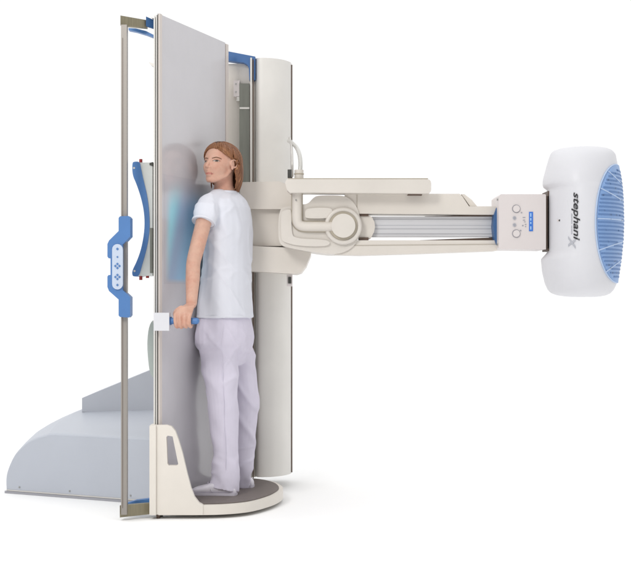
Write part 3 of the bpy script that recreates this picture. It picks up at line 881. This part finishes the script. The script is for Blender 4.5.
# arms
def arm3(bm, S, E, Wp, k=1, g=0):
    pts = catmull([S, S.lerp(E,.35), S.lerp(E,.7), E, E.lerp(Wp,.3), E.lerp(Wp,.65), Wp], 3)
    prof_ = [.045,.043,.041,.0395,.039,.0385,.038,.037,.036,.0352,.0352,.0355,.0353,.035,.0335,.0315,.0295,.028,.0268]
    tube(bm, pts, [r*k+g for r in prof_[:len(pts)]], 20)
arm3(body, SH, EL, WR, .94); arm3(body, SHf, ELf, WRf, .94)
hand(body)
# far hand, resting in front of her on the table edge
ell(body, WRf+Vector((-.01,0,-.045)), (.030,.018,.045))
for k in range(4):
    x = -.03+.02*k
    tube(body, [WRf+Vector((x,0,-.075)), WRf+Vector((x-.004,-.006,-.10)), WRf+Vector((x-.002,-.02,-.112))], [.008,.008,.007], 10)
tube(body, [WRf+Vector((-.03,-.005,-.03)), WRf+Vector((-.045,-.015,-.055)), WRf+Vector((-.045,-.025,-.075))], [.010,.010,.008], 10)
bme = remesh(body, .0023, 4, .5)
# blend cheeks, brow and temples, then sculpt eye sockets and mouth line
HI = HM.inverted()
bm = bmesh.new(); bm.from_mesh(bme)
sel = []
for v in bm.verts:
    if v.co.z < 1.48: continue
    p = HI @ v.co
    if (abs(p.x) < .026 and p.y > .064 and -.082 < p.z < .012) or abs(p.x) > .064 or p.z < -.11: continue
    sel.append(v)
for _ in range(34): bmesh.ops.smooth_vert(bm, verts=sel, factor=.5, use_axis_x=True, use_axis_y=True, use_axis_z=True)
sel = [v for v in bm.verts if v.co.z > 1.48 and (HI @ v.co).y > .03]
for _ in range(7): bmesh.ops.smooth_vert(bm, verts=sel, factor=.5, use_axis_x=True, use_axis_y=True, use_axis_z=True)
bm.to_mesh(bme); bm.free()
for p in bme.polygons: p.use_smooth = True
for v in bme.vertices:
    if v.co.z < 1.5: continue
    p = HI @ v.co
    if p.y < .03: continue
    d = 0
    for s in (-1,1):
        e = ((p.x-s*.0305)/.017)**2 + ((p.z+.004)/.0105)**2
        d += .0062*math.exp(-e)
        d += .0022*math.exp(-((p.x-s*.0305)/.014)**2 - ((p.z-.0030)/.003)**2)
        d -= .0050*math.exp(-((p.x-s*.037)/.019)**2 - ((p.z+.034)/.021)**2)
    # mouth crease
    d += .0035*math.exp(-((p.x)/.019)**2 - ((p.z+.0665)/.0022)**2)
    # lips pushed out
    d -= .0030*math.exp(-(p.x/.016)**2 - ((p.z+.0625)/.0035)**2)
    d -= .0036*math.exp(-(p.x/.015)**2 - ((p.z+.0715)/.0038)**2)
    d += .003*math.exp(-(p.x/.02)**2 - ((p.z+.083)/.005)**2)
    v.co = HM @ Vector((p.x, p.y-d, p.z))
bodyo = link('body', bme, per, M['skin'])
bme.materials.append(M['lip'])
for p in bme.polygons:
    c = HI @ p.center
    if c.y > .06 and abs(c.x) < .0195:
        w = math.sqrt(max(0, 1-(c.x/.0195)**2))
        if -.0665-.0062*w < c.z < -.0665+.0050*w*(1-.25*math.exp(-(c.x/.004)**2)): p.material_index = 1
# eyes, laid into the modelled sockets
from mathutils.bvhtree import BVHTree
bvh = BVHTree.FromPolygons([HI @ v.co for v in bme.vertices], [tuple(p.vertices) for p in bme.polygons])
def fy(x, z):
    h = bvh.ray_cast(Vector((x,.16,z)), Vector((0,-1,0)))
    return h[0].y if h[0] else .08
def facept(x, z, lift): return HM @ Vector((x, fy(x,z)+lift, z))
for s in (-1,1):
    ex, ez, ew, eu, el_ = s*.0305, -.005, .0135, .0048, .0033
    def lid(t, up): return (eu if up else -el_)*max(0, 1-abs(t)**2.2) + (.0006*t*s)
    bm = bmesh.new(); rows = []
    NXe = 22; NZe = 8
    for i in range(NXe+1):
        t = -1+2*i/NXe; row = []
        for j in range(NZe+1):
            q = j/NZe; z = lid(t,False)*(1-q)+lid(t,True)*q
            bul = .0016*max(0, 1-t*t)*math.sin(math.pi*q)
            row.append(bm.verts.new(facept(ex+ew*t, ez+z, .0006+bul)))
        rows.append(row)
    for i in range(NXe):
        for j in range(NZe):
            try: bm.faces.new((rows[i][j],rows[i+1][j],rows[i+1][j+1],rows[i][j+1]))
            except ValueError: pass
    bmesh.ops.remove_doubles(bm, verts=bm.verts, dist=1e-6)
    e = finish(bm, 'eye', M['eyew'], bodyo, ang=80, wn=False)
    # iris, cut by the lids
    bm = bmesh.new(); ic = ex + .0028; ir = .0056; rows = []
    for i in range(15):
        dx = -ir+2*ir*i/14; hz = math.sqrt(max(0, ir*ir-dx*dx)); t = (ic+dx-ex)/ew; row = []
        lo, hi = max(-hz, lid(t,False)), min(hz+.0006, lid(t,True))
        for j in range(6):
            z = lo+(hi-lo)*j/5; row.append(bm.verts.new(facept(ic+dx, ez+z, .0027)))
        rows.append(row)
    for i in range(14):
        for j in range(5): bm.faces.new((rows[i][j],rows[i+1][j],rows[i+1][j+1],rows[i][j+1]))
    finish(bm, 'iris', M['iris'], e, ang=80, wn=False)
    ts = [-1.08+2.16*k/14 for k in range(15)]
    def line(name, pts, rad, m, par):
        bm = bmesh.new(); tube(bm, pts, rad, 8); return finish(bm, name, m, par, wn=False)
    line('eyelash', [facept(ex+ew*t, ez+lid(t,True)+.0003, .0014) for t in ts], [.0007+.0007*(1-abs(t/1.08)) for t in ts], M['brow'], e)
    line('upper_lid', [facept(ex+ew*t, ez+lid(t,True)+.0026*(1-.6*abs(t)), .0003) for t in ts], [.0008+.0012*(1-abs(t/1.08)) for t in ts], M['skin'], e)
    line('lower_lid', [facept(ex+ew*t, ez+lid(t,False)-.0009, .0004) for t in ts], [.0005+.0007*(1-abs(t/1.08)) for t in ts], M['skin'], e)
    bw = [(s*.012,.0075),(s*.021,.0105),(s*.032,.0125),(s*.042,.0105),(s*.049,.0065)]
    cp = catmull([Vector((x,0,z)) for x, z in bw], 4)
    line('eyebrow', [facept(p.x, p.z, .0002) for p in cp], [.0012+.0010*math.sin(math.pi*min(1,(k+3)/(len(cp)+3))) for k in range(len(cp))], M['brow'], bodyo)

# --- hair: strips of a shell over the skull, hanging into a bob
def hair_surface():
    bm = bmesh.new(); uvl = bm.loops.layers.uv.new('UVMap')
    NA, NV = 220, 40
    part = Vector((-.012, .035, .0))     # parting offset
    grid = []; uvs = {}
    for i in range(NA+1):
        ph = -math.pi + 2*math.pi*i/NA          # 0 = face direction, + = her left
        a = abs(math.degrees(ph))
        # end of the strand
        if a < 30:   zend = .071 - .006*(a/30)
        elif a < 62: zend = .065 - .037*((a-30)/32)
        elif a < 84: zend = .028 - .014*((a-62)/22)
        elif a < 108: zend = .014 - .116*((a-84)/24)**1.3
        else:        zend = -.102 - .022*min(1,(a-104)/30)
        if ph < 0 and 84 < a < 140: zend = max(zend, -.078-.046*max(0,(a-115)/25))
        zend += .0012*math.sin(i*1.7)+.001*math.sin(i*.61)
        row = []
        wob = .0016*math.sin(i*2.1)+.0020*noise.noise(Vector((i*.35,0,3)))
        for j in range(NV+1):
            v = j/NV
            # go from crown (0,-.012,.105) down
            zc = .012; top = .0955
            if zend > zc + .001:
                elmax = 90 - math.degrees(math.asin(min(1,(zend-zc)/.088)))
                el = R(90 - v*elmax)
                rr = 1.0
                x = (.083)*math.cos(el)*math.sin(ph); y = -.014+(.101)*math.cos(el)*math.cos(ph); z = zc+ (top-zc)*math.sin(el)
            else:
                arc = .60
                if v < arc:
                    el = R(90*(1-v/arc))
                    x = .083*math.cos(el)*math.sin(ph); y = -.014+.101*math.cos(el)*math.cos(ph); z = zc+(top-zc)*math.sin(el)
                else:
                    q = (v-arc)/(1-arc)
                    z = zc + (zend-zc)*q
                    # widen slightly then curl in
                    k = 1 + .10*math.sin(q*math.pi*.75) - .17*q*q*q
                    x = .083*k*math.sin(ph); y = -.014+.101*k*math.cos(ph) - .006*q
                    if y > -.03 and q > 0:   # side locks tuck behind the ear
                        y = y - .022*q
            nrm = Vector((x/.083, (y+.014)/.101, max(0,(z-zc))/.083)); 
            if nrm.length > 0: nrm.normalize()
            lump = wob*min(1, v*3)*(max(0,1-v*1.1) if a < 92 else 1) + .0025*noise.noise(Vector((ph*3, v*2.5, 1)))
            # volume at the crown and back
            lump += .006*max(0, -math.cos(ph))*math.sin(math.pi*min(1,v*1.1))
            if a < 92: lump -= .0135*(v**3)*min(1,(92-a)/12)
            p = Vector((x,y,z)) + nrm*lump
            vv = bm.verts.new(HM @ p); row.append(vv)
            kz = max(0, min(1, (z-.0)/.085))
            uvs[vv] = (math.atan2(x, y+.014-.075*kz)/(2*math.pi)+.5, v)
        grid.append(row)
    for i in range(NA):
        for j in range(NV):
            f = bm.faces.new((grid[i][j], grid[i+1][j], grid[i+1][j+1], grid[i][j+1])) if True else None
            us = [uvs[l.vert][0] for l in f.loops]
            for l in f.loops:
                u0 = uvs[l.vert][0]
                if max(us)-min(us) > .5 and u0 < .5: u0 += 1
                l[uvl].uv = (u0, uvs[l.vert][1])
    me = bpy.data.meshes.new('hair'); bm.to_mesh(me); bm.free()
    for p in me.polygons: p.use_smooth = True
    return me
hr = link('hair', hair_surface(), per, M['hair'])
so = hr.modifiers.new('s', 'SOLIDIFY'); so.thickness = .011; so.offset = -1
# loose locks to break the hem and the face edge
bm = bmesh.new(); uvl = bm.loops.layers.uv.new('UVMap')
rnd = random.Random(7)
def lock(pts, w, seed):
    pts = catmull(pts, 5); rows = []
    for k, p in enumerate(pts):
        t = k/(len(pts)-1)
        r = w*(1-.75*t**1.6)
        out_ = Vector((p.x,p.y+.014,0)).normalized(); tan = Vector((-out_.y,out_.x,0))
        rows.append([bm.verts.new(HM @ (p+tan*r)), bm.verts.new(HM @ (p+out_*r*.6)), bm.verts.new(HM @ (p-tan*r)), bm.verts.new(HM @ (p-out_*r*.5))])
    for k in range(len(rows)-1):
        for q in range(4):
            f = bm.faces.new((rows[k][q], rows[k][(q+1)%4], rows[k+1][(q+1)%4], rows[k+1][q]))
            for l, uv in zip(f.loops, ((seed,k/12),(seed+.01,k/12),(seed+.01,(k+1)/12),(seed,(k+1)/12))): l[uvl].uv = uv
for k in range(170):
    a = rnd.uniform(94, 232); ph = R(a if a < 180 else a-360)
    sx, cy_ = math.sin(ph), math.cos(ph)
    z0_ = rnd.uniform(-.01,.05); ze = rnd.uniform(-.135,-.105)
    def hp_(z, k_): return Vector((.083*k_*sx, -.014+.101*k_*cy_ - (.012 if cy_ > -.1 else 0), z))
    lock([hp_(z0_,1.04), hp_((z0_+ze)/2,1.075), hp_(ze*.8,1.06), hp_(ze,rnd.uniform(.93,1.03))], rnd.uniform(.003,.006), rnd.random())
def onhair(x, y, z, k=1.0):
    q = Vector((x/.083, (y+.014)/.101, (z-.012)/.0835)); q.normalize(); q *= k
    return Vector((q.x*.083, q.y*.101-.014, q.z*.0835+.012))
for s in (1,-1):
    for k in range(26):
        t = k/25
        lock([onhair(s*(.002+.010*t), .070-.050*t, .085+.01*t, 1.0), onhair(s*(.040+.006*t), .060-.045*t, .066+.02*t, 1.0), onhair(s*(.070), .030-.035*t, .040+.018*t, 1.005), Vector((s*.080, -.026-.016*t, .018)), Vector((s*.082,-.044-.012*t,-.025)), Vector((s*.074,-.045-.01*t,-.085-.03*rnd.random()))], rnd.uniform(.0022,.0038), rnd.random())
me = bpy.data.meshes.new('l'); bm.to_mesh(me); bm.free()
for p in me.polygons: p.use_smooth = True
link('hair_lock', me, hr, M['hair'])

# --- t-shirt
def wrinkle(me, fn):
    me.update()
    nor = [v.normal.copy() for v in me.vertices]
    for v, n_ in zip(me.vertices, nor): v.co += n_*fn(v.co)*.85
    bm = bmesh.new(); bm.from_mesh(me)
    for _ in range(2): bmesh.ops.smooth_vert(bm, verts=bm.verts, factor=.5, use_axis_x=True, use_axis_y=True, use_axis_z=True)
    bm.to_mesh(me); bm.free()
    for p in me.polygons: p.use_smooth = True
    me.update()
sh = bmesh.new()
SHT = [(226.5,192.0,.054,.068),(227,195,.066,.100),(227,200,.084,.150),(227,208,.100,.178),(228,220,.106,.176),(228.3,234,.106,.172),(228.3,250,.103,.166),(227.2,268,.105,.163),(226,288,.116,.168),(225.4,305,.124,.174),(225.2,317.5,.127,.178)]
tor(sh, SHT)
def sleeve(S, E, up):
    d = (E-S).normalized(); u = Vector((1,0,0)); u = (u-d*u.dot(d)).normalized(); w = d.cross(u)
    pts = [(S-d*.015+up, .044),(S+d*.01,.060),(S+d*.045,.0585),(S+d*.085,.054)]
    loft(sh, [(p, u*r, w*r) for p, r in pts])
sleeve(SH, EL, Vector((.012,.03,.012))); sleeve(SHf, ELf, Vector((-.0,-.02,.012)))
tube(sh, [P(220,198,.0), SH+Vector((.0,.01,.006))], [.05,.052], 16)
tube(sh, [P(230,198,.1), SHf+Vector((-.0,-.01,.006))], [.05,.052], 16)
sme = remesh(sh, .0038, 8, .5)
def ridge(v, p=3): return math.exp(-(noise.noise(v)*(3.4+.8*p))**2)
def shw(c):
    n1 = noise.noise(Vector((c.x*7, c.y*7, c.z*4.0+3)))*.007
    d = (c - SH).length
    n2 = ridge(Vector((c.x*11+c.z*5, c.y*9, c.z*3.2+1)))*.0050
    n3 = ridge(Vector((c.x*8-c.z*9, c.y*8, c.z*10+4)))*.0055*math.exp(-(d/.20)**2)
    n4 = ridge(Vector((c.x*6, c.y*6, c.z*17)))*.0045*math.exp(-((c.z-1.10)/.08)**2)
    n5 = ridge(Vector((c.x*14, c.y*14, c.z*2.5+9)))*.0045*max(0, min(1,(1.04-c.z)/.12))
    return n1+n2+n3+n4+n5-.004
wrinkle(sme, shw)
sho = link('t_shirt', sme, per, M['shirt'])
# collar band, sleeve hem, bottom hem
def ringloop(lst):
    bm = bmesh.new(); n = 64
    for c, A_, B_, r in lst:
        ps = [[None]*8 for _ in range(n)]
        for i in range(n):
            t = 2*math.pi*i/n; p = c + A_*math.cos(t)+B_*math.sin(t); o_ = (A_*math.cos(t)+B_*math.sin(t)).normalized(); ax = A_.cross(B_).normalized()
            ps[i] = [bm.verts.new(p+o_*r*math.cos(2*math.pi*j/8)+ax*r*2.2*math.sin(2*math.pi*j/8)) for j in range(8)]
        for i in range(n):
            a, b = ps[i], ps[(i+1)%n]
            for j in range(8): bm.faces.new((a[j],a[(j+1)%8],b[(j+1)%8],b[j]))
    return bm
bm = ringloop([(P(226,192.8,.043), Ft*.056, Lt*.069, .0035)])
finish(bm, 'collar', M['shirt'], sho, wn=False)
dS = (EL-SH).normalized(); uS = (Vector((1,0,0))-dS*dS.x).normalized(); wS = dS.cross(uS)
bm = ringloop([(SH+dS*.082, uS*.0545, wS*.0545, .0026)])
finish(bm, 'hem', M['shirt'], sho, wn=False)
bm = ringloop([(P(225.2,316.2,YT), Ft*.1265, Lt*.1775, .0028)])
finish(bm, 'hem', M['shirt'], sho, wn=False)

# --- trousers
tr = bmesh.new()
tor(tr, [(225.2,306,.104,.156),(225,318,.118,.170),(224.8,332,.128,.180),(225,343,.126,.180),(226,352,.110,.162),(227.2,360,.088,.13),(228,366,.06,.09)])
leg(tr, NL, 0, .0); leg(tr, FL, 0, .0)
tme = remesh(tr, .0038, 9, .5)
def trw(c):
    k = max(0, min(1, (.97-c.z)/.25))
    a = noise.noise(Vector((c.x*8, c.y*8, c.z*2.2)))*.009*k
    b = ridge(Vector((c.x*9+c.z*5.5, c.y*8, c.z*2.4+2)))*.0090*k
    d = ridge(Vector((c.x*10-c.z*6, c.y*9, c.z*5+7)), 4)*.0060*math.exp(-((c.z-.66)/.17)**2)
    e = ridge(Vector((c.x*8+c.z*3, c.y*8, c.z*15)), 3)*.0060*math.exp(-((c.z-.17)/.10)**2)
    f = ridge(Vector((c.x*8, c.y*8, c.z*16+5)), 4)*.0040*math.exp(-((c.z-.80)/.06)**2)
    return a+b+d+e+f-.005
wrinkle(tme, trw)
# slope the cuffs: lower at the heel
for v in tme.vertices:
    if v.co.z < .20:
        v.co.z -= (.006+(v.co.x+.45)*.18)*max(0,min(1,(.20-v.co.z)/.1))
tro = link('trousers', tme, per, M['trous'])
# side seam and pocket stitch
bm = bmesh.new()
tube(bm, catmull([P(222,322,-.135),P(221,345,-.128),P(222.5,370,-.131),P(224,400,-.126),P(225,430,-.123),P(226,470,-.132)],4), .0012, 6)
finish(bm, 'seam', M['trous'], tro, wn=False)

# --- shoes
def shoe(heel, toe, name):
    heel = Vector(heel); toe = Vector(toe); d = (toe-heel); L_ = d.length; d.normalize(); s = Vector((-d.y,d.x,0))
    prof = [(0,.018,.020),(.03,.028,.036),(.10,.033,.046),(.22,.035,.056),(.36,.035,.062),(.5,.037,.056),(.64,.042,.045),(.78,.044,.037),(.9,.038,.030),(.97,.026,.022),(1.0,.012,.014)]
    bm = bmesh.new()
    prev = None; n = 24
    rings = []
    for t, w, h in prof:
        c = heel + d*(t*L_); r = []
        for k in range(n):
            a = 2*math.pi*k/n; x = math.cos(a); z = math.sin(a)
            zz = h*.5 + (h*.5)*math.copysign(abs(z)**.8, z); wd = w*math.copysign(abs(x)**.75, x)
            r.append(bm.verts.new(c + s*wd + Zv*zz))
        rings.append(r)
    for a, b in zip(rings, rings[1:]):
        for k in range(n): bm.faces.new((a[k],a[(k+1)%n],b[(k+1)%n],b[k]))
    bm.faces.new(rings[0]); bm.faces.new(rings[-1][::-1])
    bmesh.ops.translate(bm, verts=bm.verts, vec=(0,0,PZ+.010))
    o = finish(bm, name, M['shoe'], per, ang=80, wn=False)
    sb = o.modifiers.new('sub', 'SUBSURF'); sb.levels = 1; sb.render_levels = 2
    # sole
    bm = bmesh.new(); a, b = [], []
    for sgn in (1,-1):
        pr_ = prof if sgn == 1 else prof[::-1]
        for t, w, h in pr_:
            c = heel + d*(t*L_) + s*(w*1.03+.001)*sgn
            a.append(bm.verts.new((c.x,c.y,PZ+.0045))); b.append(bm.verts.new((c.x,c.y,PZ+.017)))
    bm.faces.new(a); bm.faces.new(b[::-1]); n_ = len(a)
    for i in range(n_): bm.faces.new((a[i],b[i],b[(i+1)%n_],a[(i+1)%n_]))
    finish(bm, 'sole', M['sole'], o, .003, 2)
    # vamp seam
    bm = bmesh.new()
    pts = []
    for k in range(11):
        a_ = math.pi*k/10
        c = heel + d*(L_*(.50+.13*math.sin(a_))) + s*(.040*math.cos(a_)) + Zv*(PZ+.010+.012+.041*math.sin(a_))
        pts.append(c)
    tube(bm, pts, .0018, 6); finish(bm, 'seam', M['sole'], o, wn=False)
    return o
shoe((-.372,-.100,0), (-.592,-.070,0), 'shoe')
shoe((-.305,.160,0), (-.527,.200,0), 'shoe')

# ================================================================= camera
cam = bpy.data.cameras.new('camera'); co = bpy.data.objects.new('camera', cam); COL.objects.link(co)
co.location = (0,-D,CZ); co.rotation_euler = (R(90),0,0)
cam.sensor_fit = 'HORIZONTAL'; cam.sensor_width = 36; cam.lens = F/631*36
cam.clip_end = 300
bpy.context.scene.camera = co

# ================================================================= light: white studio
w = bpy.data.worlds.new('World'); bpy.context.scene.world = w; w.use_nodes = True
nt = w.node_tree; bg = nt.nodes['Background']
tc = nt.nodes.new('ShaderNodeTexCoord'); sp_ = nt.nodes.new('ShaderNodeSeparateXYZ')
nt.links.new(tc.outputs['Generated'], sp_.inputs[0])
def mrange(sock, a, b, c, d):
    m = nt.nodes.new('ShaderNodeMapRange'); m.interpolation_type = 'SMOOTHSTEP'
    m.inputs[1].default_value = a; m.inputs[2].default_value = b; m.inputs[3].default_value = c; m.inputs[4].default_value = d
    nt.links.new(sock, m.inputs[0]); return m.outputs[0]
ry = mrange(sp_.outputs[1], -.45, .35, .30, 1.04)          # dim room behind the camera, white backdrop ahead
rz = mrange(sp_.outputs[2], .25, .8, 0, 1)                 # world made brighter overhead to keep the floor white
mx = nt.nodes.new('ShaderNodeMix'); mx.data_type = 'FLOAT'
nt.links.new(rz, mx.inputs[0]); nt.links.new(ry, mx.inputs[2]); mx.inputs[3].default_value = 1.38
nt.links.new(mx.outputs[0], bg.inputs[1]); bg.inputs[0].default_value = (1,1,1,1)

def area(name, loc, target, size, power, col=(1,1,1)):
    l = bpy.data.lights.new(name, 'AREA'); l.shape = 'RECTANGLE'; l.size, l.size_y = size; l.energy = power; l.color = col
    o = bpy.data.objects.new(name, l); COL.objects.link(o); o.location = loc
    o.rotation_euler = (Vector(target)-Vector(loc)).to_track_quat('-Z','Y').to_euler()
    return o
area('softbox', (-2.6,-5.2,4.2), (-.2,0,1.0), (1.6,1.6), 150, (1,.985,.96))

s = bpy.context.scene
s.render.engine = 'CYCLES'
s.view_settings.view_transform = 'Standard'; s.view_settings.look = 'None'
s.view_settings.exposure = 0; s.view_settings.gamma = 1
s.render.resolution_x, s.render.resolution_y = 1024, 954
